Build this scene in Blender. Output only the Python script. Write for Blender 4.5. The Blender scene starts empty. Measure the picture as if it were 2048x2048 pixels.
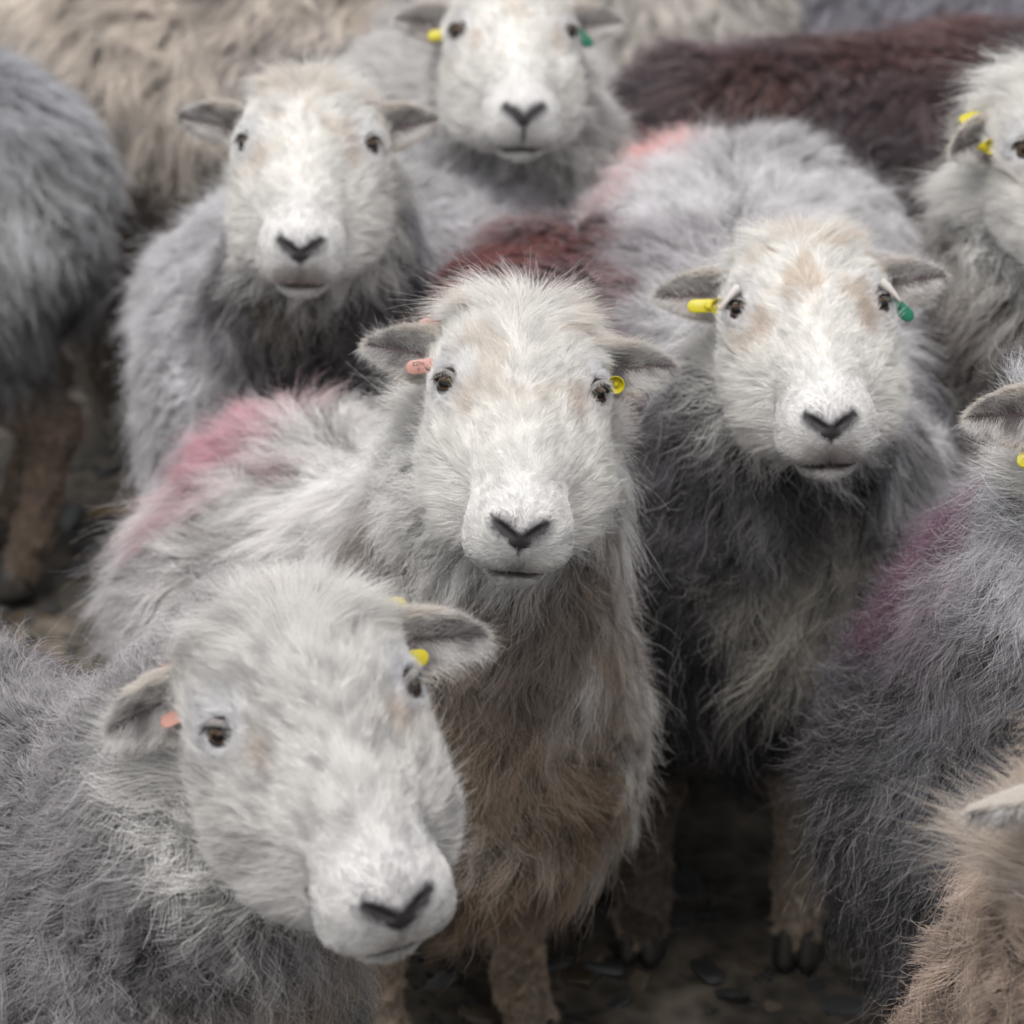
import bpy, bmesh, math, os, time
import numpy as np
from mathutils import Vector, Matrix

T0 = time.time()
DEBUG_NOFUR = False
f32 = np.float32
SC = bpy.context.scene
COL = SC.collection
def V(*a): return np.array(a, f32)
def R_(d): return math.radians(d)

# ------------------------------------------------------------------ camera
PITCH = R_(24.6)
CAM = V(0, 0, 2.0)
FPX = 6890.0 / 2048.0          # focal length in picture widths
cam = bpy.data.cameras.new('camera'); camo = bpy.data.objects.new('camera', cam); COL.objects.link(camo)
camo.location = tuple(float(c) for c in CAM)
camo.rotation_euler = (math.pi / 2 - PITCH, 0, 0)
cam.sensor_width = 36; cam.lens = 36 * FPX
cam.clip_start = 0.05; cam.clip_end = 400
cam.dof.use_dof = True; cam.dof.focus_distance = 2.86; cam.dof.aperture_fstop = 6.2
SC.camera = camo

# ------------------------------------------------------------------ world + sun (overcast)
SUN_EL, SUN_AZ = R_(70), R_(205)
w = bpy.data.worlds.new('World'); SC.world = w; w.use_nodes = True
nt = w.node_tree; bg = nt.nodes['Background']
sky = nt.nodes.new('ShaderNodeTexSky'); sky.sky_type = 'NISHITA'; sky.sun_disc = False
sky.sun_elevation = SUN_EL; sky.sun_rotation = SUN_AZ; sky.dust_density = 4.0
hs = nt.nodes.new('ShaderNodeHueSaturation'); hs.inputs['Saturation'].default_value = 0.14
nt.links.new(sky.outputs[0], hs.inputs['Color']); nt.links.new(hs.outputs[0], bg.inputs[0])
bg.inputs[1].default_value = 0.128
sl = bpy.data.lights.new('sun', 'SUN'); slo = bpy.data.objects.new('sun', sl); COL.objects.link(slo)
sl.energy = 1.35; sl.angle = R_(38); sl.color = (1.0, 0.97, 0.93)
_d = Vector((math.sin(SUN_AZ) * math.cos(SUN_EL), math.cos(SUN_AZ) * math.cos(SUN_EL), math.sin(SUN_EL)))
slo.rotation_euler = _d.to_track_quat('Z', 'Y').to_euler()
SC.view_settings.view_transform = 'Standard'; SC.view_settings.look = 'None'
SC.view_settings.gamma = 1; SC.view_settings.use_curve_mapping = False
SC.view_settings.exposure = 0.60
SC.render.engine = 'CYCLES'
SC.cycles.max_bounces = 6; SC.cycles.diffuse_bounces = 4; SC.cycles.glossy_bounces = 2
SC.cycles.transmission_bounces = 4; SC.cycles.transparent_max_bounces = 4
SC.cycles.use_adaptive_sampling = True; SC.cycles.adaptive_threshold = 0.02
SC.cycles.use_denoising = True; SC.cycles.denoiser = 'OPENIMAGEDENOISE'; SC.cycles.denoising_input_passes = 'RGB_ALBEDO_NORMAL'; SC.cycles.denoising_prefilter = 'ACCURATE'
SC.cycles_curves.shape = 'RIBBONS'; SC.cycles_curves.subdivisions = 2

# ------------------------------------------------------------------ numpy noise
def _hash(ix, iy, iz, seed):
    h = (ix.astype(np.int64) * 73856093) ^ (iy.astype(np.int64) * 19349663) ^ (iz.astype(np.int64) * 83492791) ^ (seed * 2654435761 & 0xffffffff)
    h = (h ^ (h >> 13)) & 0xffffffff; h = (h * 1274126177) & 0xffffffff; h ^= h >> 16
    h = (h * 2246822519) & 0xffffffff; h ^= h >> 13
    return h
def h01(h): return ((h & 0xffffff) / f32(16777216.0)).astype(f32)
def noise(p, freq, seed=0):
    q = p * f32(freq); i = np.floor(q).astype(np.int64); t = (q - i).astype(f32); t = t * t * (3 - 2 * t)
    r = 0
    for dx in (0, 1):
        wx = t[:, 0] if dx else 1 - t[:, 0]
        for dy in (0, 1):
            wy = t[:, 1] if dy else 1 - t[:, 1]
            for dz in (0, 1):
                wz = t[:, 2] if dz else 1 - t[:, 2]
                r = r + wx * wy * wz * h01(_hash(i[:, 0] + dx, i[:, 1] + dy, i[:, 2] + dz, seed))
    return r * 2 - 1
def fbm(p, freq, seed=0, n=3):
    return sum(noise(p, freq * 2 ** k, seed + k * 17) * 0.5 ** k for k in range(n)).astype(f32)
def worley(p, size, seed):
    q = p / f32(size); b = np.floor(q - 0.5).astype(np.int64)
    best = np.full(len(p), 1e9, f32); feat = np.zeros_like(p); bid = np.zeros(len(p), np.int64)
    for dx in (0, 1):
        for dy in (0, 1):
            for dz in (0, 1):
                c0, c1, c2 = b[:, 0] + dx, b[:, 1] + dy, b[:, 2] + dz
                h = _hash(c0, c1, c2, seed)
                f = np.stack([c0 + h01(h), c1 + h01(h * 31 >> 3), c2 + h01(h * 57 >> 5)], 1).astype(f32)
                d = ((f - q) ** 2).sum(1); m = d < best
                best[m] = d[m]; feat[m] = f[m]; bid[m] = h[m]
    return feat * f32(size), bid
def rnd3(bid):
    return np.stack([h01(bid * 7 + 1 ^ (bid >> 5)), h01(bid * 131 >> 4), h01(bid * 977 >> 7)], 1) * 2 - 1
def ss(a, b, x):
    t = np.clip((x - a) / (b - a), 0, 1); return t * t * (3 - 2 * t)
def nrm(v): return v / np.maximum(np.linalg.norm(v, axis=-1, keepdims=True), 1e-9)

# ------------------------------------------------------------------ signed distance pieces
def smin(a, b, k):
    h = np.clip(0.5 + 0.5 * (b - a) / k, 0, 1); return b * (1 - h) + a * h - k * h * (1 - h)
def smax(a, b, k): return -smin(-a, -b, k)
def ell(p, c, r):
    q = (p - V(*c)); r = V(*r); k0 = np.linalg.norm(q / r, axis=1); k1 = np.linalg.norm(q / (r * r), axis=1)
    return k0 * (k0 - 1) / np.maximum(k1, 1e-6)
def cone(p, a, b, ra, rb):
    a = np.asarray(a, f32); b = np.asarray(b, f32); ba = b - a
    t = np.clip(((p - a) @ ba) / (ba @ ba), 0, 1)
    return np.linalg.norm(p - a - t[:, None] * ba, axis=1) - (ra + (rb - ra) * t)

def head_sdf(q):
    """q in head centimetres: x across, y towards the nose, z up from the face. Symmetric about x = 0."""
    p = q.copy(); p[:, 0] = np.abs(p[:, 0])
    d = ell(p, (0, -2.6, 0.2), (6.7, 6.0, 5.9))                       # braincase
    d = smin(d, ell(p, (0, 0.0, 1.3), (6.3, 5.3, 4.1)), 1.5)          # forehead
    d = smin(d, ell(p, (4.7, 0.3, 1.5), (2.5, 3.0, 2.4)), 1.2)        # brow and orbit
    d = smin(d, cone(p, (0, 1, 0.2), (0, 15.6, -1.1), 5.0, 3.3), 2.0)  # nose bridge
    d = smin(d, cone(p, (0, -3, -4.4), (0, 14.2, -4.0), 4.6, 2.5), 2.0)  # jaw
    d = smin(d, ell(p, (3.9, 2.6, -3.6), (3.1, 8.4, 4.8)), 2.6)        # cheek
    d = smin(d, ell(p, (2.2, 6.8, -5.6), (3.9, 7.6, 3.0)), 2.4)        # woolly jowl
    d = smin(d, ell(p, (0, 16.2, -1.8), (4.0, 3.2, 3.2)), 2.6)         # muzzle
    d = smin(d, ell(p, (2.05, 17.0, -2.9), (2.2, 2.1, 1.9)), 0.8)       # upper lip
    d = smin(d, ell(p, (0, 16.1, -5.3), (2.7, 2.7, 1.5)), 0.5)         # chin
    d = smin(d, ell(p, (0, 18.4, -0.9), (1.3, 1.1, 1.2)), 0.9)         # nose pad
    d = smin(d, ell(p, (1.5, 17.7, 0.2), (0.9, 1.2, 0.7)), 0.6)        # nostril wing
    return d
def on_skin(p, d):
    d = np.asarray(d, f32); d = d / np.linalg.norm(d); t = np.arange(4, -4, -.02, dtype=f32)[:, None]; v = head_sdf(np.asarray(p, f32) + t * d)
    return np.asarray(p, f32) + d * t[int(np.argmax(v < 0))]
_nd = (0.1, 1, .35)
_a, _b, _c = on_skin((1.75, 18, .55), (.5, 1, .5)), on_skin((1.25, 18, .15), _nd), on_skin((.42, 18, -.45), _nd)
NOSTRIL = [(_a, _b, .10, .27), (_b, _c, .27, .22)]
MOUTH = [on_skin(q_, d_) for q_, d_ in (((0, 17, -4.1), (0, 1, -.15)), ((1.6, 17, -4.3), (.3, 1, -.2)), ((3.0, 15.5, -3.5), (1, 1, -.1)), ((3.6, 13.6, -2.5), (1, .3, -.1)))]
MOUTH = [(MOUTH[k], MOUTH[k + 1]) for k in range(3)]
PHIL = (on_skin((0, 18, -1.0), (0, 1, .1)), MOUTH[0][0])
PAD = on_skin((0, 18, -.62), (0, 1, .2))
def d_nostril(p): return np.minimum(cone(p, *NOSTRIL[0]), cone(p, *NOSTRIL[1]))
def d_phil(p): return cone(p, PHIL[0], PHIL[1], .07, .09)
def d_mouth(p):
    d = cone(p, MOUTH[0][0], MOUTH[0][1], .26, .22)
    d = np.minimum(d, cone(p, MOUTH[1][0], MOUTH[1][1], .22, .21))
    return np.minimum(d, cone(p, MOUTH[2][0], MOUTH[2][1], .21, .12))
EYE_N = V(0.80, 0.42, 0.43); EYE_N /= np.linalg.norm(EYE_N)
def _find_eye():
    base = V(5.0, 0.9, 1.5)
    for t in np.arange(4.0, -2.0, -0.02):
        p = base + EYE_N * f32(t)
        if head_sdf(p[None])[0] < 0: return p
EYE_S = _find_eye()
EYE_R = 1.28
EYE_C = EYE_S - EYE_N * f32(EYE_R - 0.12)
# tangent frame of the eye: ea runs along the slit, eb across it
_ea = V(-.8, .75, .45); _ea = _ea - EYE_N * (_ea @ EYE_N); _ea /= np.linalg.norm(_ea); EYE_A = _ea.astype(f32)
EYE_B = np.cross(EYE_N, EYE_A).astype(f32)
def head_full(q):
    d = head_sdf(q)
    m = d < 2.0
    if m.any():
        p = q[m].copy(); p[:, 0] = np.abs(p[:, 0])
        e = d[m]
        e = smax(e, -(np.linalg.norm(p - (EYE_C + EYE_N * f32(.55)), axis=1) - 1.16), .25)
        e = smax(e, -d_nostril(p), .22)
        e = smax(e, -d_phil(p), .12)
        e = smax(e, -d_mouth(p), .22)
        d[m] = e
    return d

# ------------------------------------------------------------------ sheep shape
class Sheep: pass
def head_frame(yaw, pitch, roll):
    y, p, r = R_(yaw), R_(pitch), R_(roll)
    ey = V(math.sin(y) * math.cos(p), -math.cos(y) * math.cos(p), -math.sin(p))
    ex = nrm(np.cross(ey, V(0, 0, 1))); ez = np.cross(ex, ey)
    ex2 = ex * math.cos(r) + ez * math.sin(r); ez2 = -ex * math.sin(r) + ez * math.cos(r)
    return np.stack([ex2, ey, ez2], 1).astype(f32)      # columns: local axes in world

def body_parts(s):
    u = nrm(s.sh - s.hip); l = V(u[1], -u[0])
    s.u3 = V(u[0], u[1], 0); s.l3 = V(l[0], l[1], 0)
    L = float(np.linalg.norm(s.sh - s.hip)); s.len = L
    s.bf = np.stack([s.u3, s.l3, V(0, 0, 1)], 1).astype(f32)
    s.bo = V(s.sh[0], s.sh[1], 0)
    k = s.back / 0.70
    def B(a, lat, z): return s.bo + s.u3 * f32(a) + s.l3 * f32(lat) + V(0, 0, z * k)
    s.B = B
    hp = lambda x, y, z: s.ho + s.hr @ (V(x * s.fw, y * s.fl, z) * f32(0.01 * s.hs))
    s.hp = hp
    s.poll = hp(0, -6.5, -3.5); s.throat = hp(0, -4, -7)
    s.nbase = B(0.02, 0, .53); s.chest = B(0.08 + s.chest_f, 0, .44)
    return s
def body_sdf(s, p):
    q = (p - s.bo) @ s.bf; k = s.back / 0.70; q[:, 2] /= k; g = s.girth
    qs = q.copy(); qs[:, 1] *= 0.88 / g
    L = s.len
    d = cone(qs, V(-L, 0, .505), V(-L * .45, 0, .485), .165, .185)
    d = smin(d, cone(qs, V(-L * .45, 0, .485), V(-.02, 0, .50), .185, .17), .05)
    d = smin(d, ell(qs, (-L - .06, 0, .50), (.13, .15, .16)), .05)
    d = smin(d, ell(qs, (0.06, 0, .44), (.14, .145, .17)), .06)
    # neck, in world space
    dn = cone(p, s.poll, s.nbase, .056, .135)
    dn = smin(dn, cone(p, s.throat, s.chest, .06 * s.ruff, .125 * s.ruff), .06)
    d = smin(d, dn, .07)
    if s.lump: d = d - s.lump * fbm(p, 9, s.seed, 2)
    # legs
    for side in (1, -1):
        y = .085 * side
        for (ax, fore) in ((0.0, True), (-L - .02, False)):
            if fore:
                d = smin(d, cone(q, V(ax, y, .42), V(ax - .01, y, .27), .075, .040), .05)
                dl = cone(q, V(ax - .01, y, .27), V(ax, y, .20), .036, .027)
                dl = smin(dl, cone(q, V(ax, y, .24), V(ax + .005, y, .09), .031, .021), .02)
            else:
                d = smin(d, cone(q, V(ax, y, .47), V(ax + .04, y, .35), .13, .085), .05)
                dl = cone(q, V(ax + .03, y, .35), V(ax - .09, y, .23), .065, .032)
                dl = smin(dl, cone(q, V(ax - .09, y, .23), V(ax - .06, y, .09), .030, .021), .02)
                ax = ax - .06
            dl = smin(dl, cone(q, V(ax + .005, y, .09), V(ax + .025, y, .035), .024, .022), .015)
            d = smin(d, dl, .03)
    return d
def to_head(s, p): return ((p - s.ho) @ s.hr) * f32(100 / s.hs) / s.fs
def sheep_sdf(s, p):
    d = body_sdf(s, p)
    near = np.linalg.norm(p - s.hp(0, 3, -1), axis=1) < .27 * s.hs
    if near.any():
        qn = to_head(s, p[near]); hd = (head_full(qn) - .22 * fbm(qn, .16, s.seed + 90, 2) * ss(13, 8, qn[:, 1])) * f32(.01 * s.hs)
        d[near] = smin(d[near], hd, .012)
    return d

# ------------------------------------------------------------------ surface nets on sparse blocks
def mesh_sdf(f, lo, hi, h):
    nb = 4; H = h * nb
    n = np.ceil((hi - lo) / H).astype(int) + 1
    g = np.stack(np.meshgrid(*[np.arange(k) for k in n], indexing='ij'), -1).reshape(-1, 3)
    c = (lo + (g + .5) * H).astype(f32)
    g = g[np.abs(f(c)) < H * 1.25]
    o = np.stack(np.meshgrid(*[np.arange(nb + 1)] * 3, indexing='ij'), -1).reshape(-1, 3)
    gi = (g[:, None] * nb + o[None]).reshape(-1, 3)
    val = f((lo + gi * h).astype(f32)).reshape(-1, nb + 1, nb + 1, nb + 1)
    G = gi.reshape(-1, nb + 1, nb + 1, nb + 1, 3)
    acc = np.zeros(val[:, :nb, :nb, :nb].shape + (3,), f32); cnt = np.zeros(val[:, :nb, :nb, :nb].shape, f32)
    crn = lambda i, j, k: val[:, i:i + nb, j:j + nb, k:k + nb]
    for ax in range(3):
        oth = [a for a in range(3) if a != ax]
        for a in (0, 1):
            for b in (0, 1):
                i0 = [0, 0, 0]; i0[oth[0]] = a; i0[oth[1]] = b; i1 = list(i0); i1[ax] = 1
                v0, v1 = crn(*i0), crn(*i1); m = (v0 < 0) != (v1 < 0)
                t = np.where(m, v0 / np.where(m, v0 - v1, 1), 0)
                for k in range(3):
                    acc[..., k] += np.where(m, i0[k] + (t if k == ax else 0), 0)
                cnt += m
    act = cnt > 0
    cell = G[:, :nb, :nb, :nb][act]; pos = lo + (cell + acc[act] / cnt[act][:, None]) * h
    M = np.int64(4096)
    key = (cell[:, 0] * M + cell[:, 1]) * M + cell[:, 2]
    srt = np.argsort(key); key = key[srt]; pos = pos[srt]
    faces = []
    for ax in range(3):
        i1 = [0, 0, 0]; i1[ax] = 1
        v0, v1 = crn(0, 0, 0), crn(*i1); m = (v0 < 0) != (v1 < 0)
        e = G[:, :nb, :nb, :nb][m]; flip = v0[m] < 0
        b, c2 = (ax + 1) % 3, (ax + 2) % 3
        ks = []
        for (db, dc) in ((0, 0), (-1, 0), (-1, -1), (0, -1)):
            cc = e.copy(); cc[:, b] += db; cc[:, c2] += dc
            ks.append((cc[:, 0] * M + cc[:, 1]) * M + cc[:, 2])
        ks = np.stack(ks, 1); idx = np.searchsorted(key, ks); idx = np.minimum(idx, len(key) - 1)
        ok = (key[idx] == ks).all(1)
        q = idx[ok]; fl = flip[ok]
        q[fl] = q[fl][:, ::-1]
        faces.append(q)
    faces = np.concatenate(faces)[:, ::-1]
    return pos.astype(f32), faces
def project(f, v, it=2, e=1e-3, lim=.01):
    for _ in range(it):
        d = f(v); g = np.zeros_like(v)
        for k in range(3):
            o = np.zeros(3, f32); o[k] = e
            g[:, k] = (f(v + o) - d) / e
        st = d / np.maximum((g * g).sum(1), .2)
        v = v - np.clip(st, -lim, lim)[:, None] * g
    return v

def obj(name, me, parent=None, mat=None):
    o = bpy.data.objects.new(name, me); COL.objects.link(o)
    if parent is not None: o.parent = parent; o.matrix_parent_inverse = parent.matrix_world.inverted()
    if mat is not None: me.materials.append(mat)
    return o
def np_mesh(name, v, faces, smooth=True, col=None):
    me = bpy.data.meshes.new(name)
    v = np.asarray(v, f32); k = faces.shape[1] if isinstance(faces, np.ndarray) else None
    if k:
        me.vertices.add(len(v)); me.vertices.foreach_set('co', v.ravel())
        me.loops.add(faces.size); me.loops.foreach_set('vertex_index', faces.ravel().astype(np.int32))
        me.polygons.add(len(faces)); me.polygons.foreach_set('loop_start', np.arange(0, faces.size, k, dtype=np.int32))
        me.update(calc_edges=True); me.validate()
    else:
        me.from_pydata([tuple(map(float, x)) for x in v], [], [tuple(int(i) for i in f) for f in faces])
    if smooth: me.polygons.foreach_set('use_smooth', [True] * len(me.polygons))
    if col is not None:
        a = me.color_attributes.new('Col', 'FLOAT_COLOR', 'POINT')
        a.data.foreach_set('color', np.concatenate([col, np.ones((len(col), 1))], 1).astype(f32).ravel())
    return me

# ------------------------------------------------------------------ materials
def mat(name):
    m = bpy.data.materials.new(name); m.use_nodes = True; n = m.node_tree
    return m, n, n.nodes['Principled BSDF']
def attr(n, name='Col'):
    a = n.nodes.new('ShaderNodeAttribute'); a.attribute_name = name; return a.outputs['Color']
m_skin, n, b = mat('sheep skin'); n.links.new(attr(n), b.inputs['Base Color']); b.inputs['Roughness'].default_value = .62
_t = n.nodes.new('ShaderNodeTexNoise'); _t.inputs['Scale'].default_value = 900; _b = n.nodes.new('ShaderNodeBump'); _b.inputs['Strength'].default_value = .35; _b.inputs['Distance'].default_value = .0006
n.links.new(_t.outputs[0], _b.inputs['Height']); n.links.new(_b.outputs[0], b.inputs['Normal'])
def fur_mat(name, trans, spec, rough, root):
    m = bpy.data.materials.new(name); m.use_nodes = True; n = m.node_tree; n.nodes.clear()
    out = n.nodes.new('ShaderNodeOutputMaterial'); c0 = attr(n)
    hi = n.nodes.new('ShaderNodeHairInfo'); rp = n.nodes.new('ShaderNodeMapRange'); rp.inputs['From Max'].default_value = .6; rp.inputs['To Min'].default_value = root   # fleece darker at root, bleached at tip; also paints in shade between locks
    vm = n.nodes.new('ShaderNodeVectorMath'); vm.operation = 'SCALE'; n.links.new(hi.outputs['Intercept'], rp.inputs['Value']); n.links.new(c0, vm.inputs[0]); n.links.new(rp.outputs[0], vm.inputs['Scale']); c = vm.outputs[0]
    d = n.nodes.new('ShaderNodeBsdfDiffuse'); t = n.nodes.new('ShaderNodeBsdfTranslucent')
    g = n.nodes.new('ShaderNodeBsdfAnisotropic'); g.inputs['Roughness'].default_value = rough; g.inputs['Color'].default_value = (1, 1, 1, 1)
    m1 = n.nodes.new('ShaderNodeMixShader'); m1.inputs[0].default_value = trans
    m2 = n.nodes.new('ShaderNodeMixShader'); m2.inputs[0].default_value = spec
    n.links.new(c, d.inputs[0]); n.links.new(c, t.inputs[0])
    n.links.new(d.outputs[0], m1.inputs[1]); n.links.new(t.outputs[0], m1.inputs[2])
    n.links.new(m1.outputs[0], m2.inputs[1]); n.links.new(g.outputs[0], m2.inputs[2])
    n.links.new(m2.outputs[0], out.inputs[0]); return m
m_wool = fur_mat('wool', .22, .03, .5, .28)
m_hair = fur_mat('face hair', .34, .03, .45, .85)
m_eye, n, b = mat('eyeball'); n.links.new(attr(n), b.inputs['Base Color']); b.inputs['Roughness'].default_value = .06; b.inputs['Coat Weight'].default_value = .25; b.inputs['Specular IOR Level'].default_value = .35; b.inputs['Coat Roughness'].default_value = .03
m_lid, n, b = mat('eyelid skin'); b.inputs['Base Color'].default_value = (.018, .014, .013, 1); b.inputs['Roughness'].default_value = .38
m_hoof, n, b = mat('hoof'); b.inputs['Base Color'].default_value = (.03, .026, .022, 1); b.inputs['Roughness'].default_value = .55
m_horn, n, b = mat('horn'); b.inputs['Base Color'].default_value = (.52, .48, .45, 1); b.inputs['Roughness'].default_value = .45
def plastic(name, col, dirt):
    m, n, b = mat(name); t = n.nodes.new('ShaderNodeTexNoise'); t.inputs['Scale'].default_value = 260; t.inputs['Detail'].default_value = 4
    r = n.nodes.new('ShaderNodeValToRGB'); r.color_ramp.elements[0].position = .42; r.color_ramp.elements[1].position = .62
    r.color_ramp.elements[0].color = (*dirt, 1); r.color_ramp.elements[1].color = (*col, 1)
    n.links.new(t.outputs[0], r.inputs[0]); n.links.new(r.outputs[0], b.inputs['Base Color']); b.inputs['Roughness'].default_value = .42
    b.inputs['Subsurface Weight'].default_value = .15; b.inputs['Subsurface Radius'].default_value = (.002, .002, .001)
    return m
M_TAG = {'yellow': plastic('yellow plastic', (.58, .50, .006), (.42, .35, .01)),
         'pink': plastic('salmon pink plastic', (.50, .26, .22), (.36, .19, .15)),
         'green': plastic('green plastic', (.0, .16, .085), (.0, .10, .06))}
m_ink, n, b = mat('tag print'); b.inputs['Base Color'].default_value = (.10, .06, .045, 1); b.inputs['Roughness'].default_value = .6

# ------------------------------------------------------------------ strands
CF = V(0, math.cos(PITCH), -math.sin(PITCH)); CU = V(0, math.sin(PITCH), math.cos(PITCH))
def screen(p):
    q = p - CAM; z = q @ CF
    return q[:, 0] / z * FPX, (q @ CU) / z * FPX, z       # picture widths from the centre
def strands(name, parent, P, radius, col, material, tip=.25):
    """P: (strands, points, 3) in world metres"""
    N, K = P.shape[:2]
    hc = bpy.data.hair_curves.new(name); hc.add_curves([K] * N)
    hc.attributes['position'].data.foreach_set('vector', P.astype(f32).ravel())
    prof = np.interp(np.linspace(0, 1, K), [0, .5, 1], [1, .8, tip]).astype(f32)
    rad = (radius[:, None] * prof[None]).astype(f32)
    a = hc.attributes.get('radius') or hc.attributes.new('radius', 'FLOAT', 'POINT')
    a.data.foreach_set('value', rad.ravel())
    c = hc.attributes.new('Col', 'FLOAT_COLOR', 'CURVE')
    c.data.foreach_set('color', np.concatenate([np.clip(col, 0, 1), np.ones((N, 1))], 1).astype(f32).ravel())
    return obj(name, hc, parent, material)
def sample(v, tri, vn, dens, rng):
    """area-weighted roots on a triangle mesh; dens (per triangle) in roots per m2"""
    a, b, c = v[tri[:, 0]], v[tri[:, 1]], v[tri[:, 2]]
    area = np.linalg.norm(np.cross(b - a, c - a), axis=1) * .5
    ex = area * dens; n = np.floor(ex + rng.random(len(ex))).astype(int)
    i = np.repeat(np.arange(len(tri)), n)
    r1 = np.sqrt(rng.random(len(i))).astype(f32)[:, None]; r2 = rng.random(len(i)).astype(f32)[:, None]
    w0, w1, w2 = 1 - r1, r1 * (1 - r2), r1 * r2
    t = tri[i]
    return w0 * v[t[:, 0]] + w1 * v[t[:, 1]] + w2 * v[t[:, 2]], nrm(w0 * vn[t[:, 0]] + w1 * vn[t[:, 1]] + w2 * vn[t[:, 2]])
def tang(v, n): return v - (v * n).sum(1, keepdims=True) * n
def grow(P0, N0, comb, L, lift, K, rng, clump=(), curl=0., turns=2., fly=.05, droop=.3, wander=.2, up=None):
    """comb: unit tangential direction. lift: how far the strand stands up from the skin (0 flat, 1 upright)."""
    n = len(P0); t = np.linspace(0, 1, K).astype(f32)[None, :, None]
    L = L[:, None, None]
    r = rng.standard_normal((n, 3)).astype(f32)
    d0 = nrm(N0 * lift[:, None] + comb * (1 - .6 * lift[:, None]) + tang(r, N0) * wander)
    g = np.zeros((n, 3), f32); g[:, 2] = -1; g = tang(g, N0)
    d1 = nrm(comb * 1.0 + N0 * lift[:, None] * .35 + g * droop + tang(rng.standard_normal((n, 3)).astype(f32), N0) * wander * .7)
    P = P0[:, None] + L * (t * (1 - .5 * t) * d0[:, None] + .5 * t * t * d1[:, None])
    for (size, strength, seed, amp, trn) in clump:
        jit = P0 + rng.standard_normal((n, 3)).astype(f32) * size * .07
        feat, bid = worley(jit, size, seed)
        off = tang(feat - P0, N0)
        rr = rnd3(bid)
        st = (strength * (1 - fly * (rng.random(n) < .3) * 6).clip(0, 1)).astype(f32)[:, None, None]
        P = P + off[:, None] * st * (t ** 1.1)
        P = P + (tang(rr, N0) * .35)[:, None] * L * amp * t ** 1.6
        if trn > 0:
            ph = (rr[:, 0] * 3.14)[:, None] + 6.283 * trn * (1 + .25 * rr[:, 1:2]) * t[..., 0]
            side = nrm(np.cross(comb, N0)); 
            P = P + (side[:, None] * np.sin(ph)[..., None] + (N0 * .7)[:, None] * np.cos(ph)[..., None]) * (curl * t ** .7)
    # own small wave of every strand
    ph = rng.random((n, 1)).astype(f32) * 6.28 + 6.283 * turns * (.6 + .8 * rng.random((n, 1)).astype(f32)) * t[..., 0]
    side = nrm(np.cross(comb, N0))
    own = curl * .30
    P = P + (side[:, None] * np.sin(ph)[..., None] + (N0 * .6)[:, None] * np.cos(ph)[..., None]) * (own * t)
    fl = rng.random(n) < fly
    if fl.any():
        k = int(fl.sum()); e = nrm(rng.standard_normal((k, 3)).astype(f32) * .8 + N0[fl] * 1.1)
        P[fl] += e[:, None] * L[fl] * .45 * t ** 1.5
    return P

def mixc(a, b, t): return a + (np.asarray(b, f32) - a) * t[:, None]
def lin(r, g, b):
    c = np.array([r, g, b], f32) / 255
    return np.where(c <= .04045, c / 12.92, ((c + .055) / 1.055) ** 2.4).astype(f32)

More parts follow.
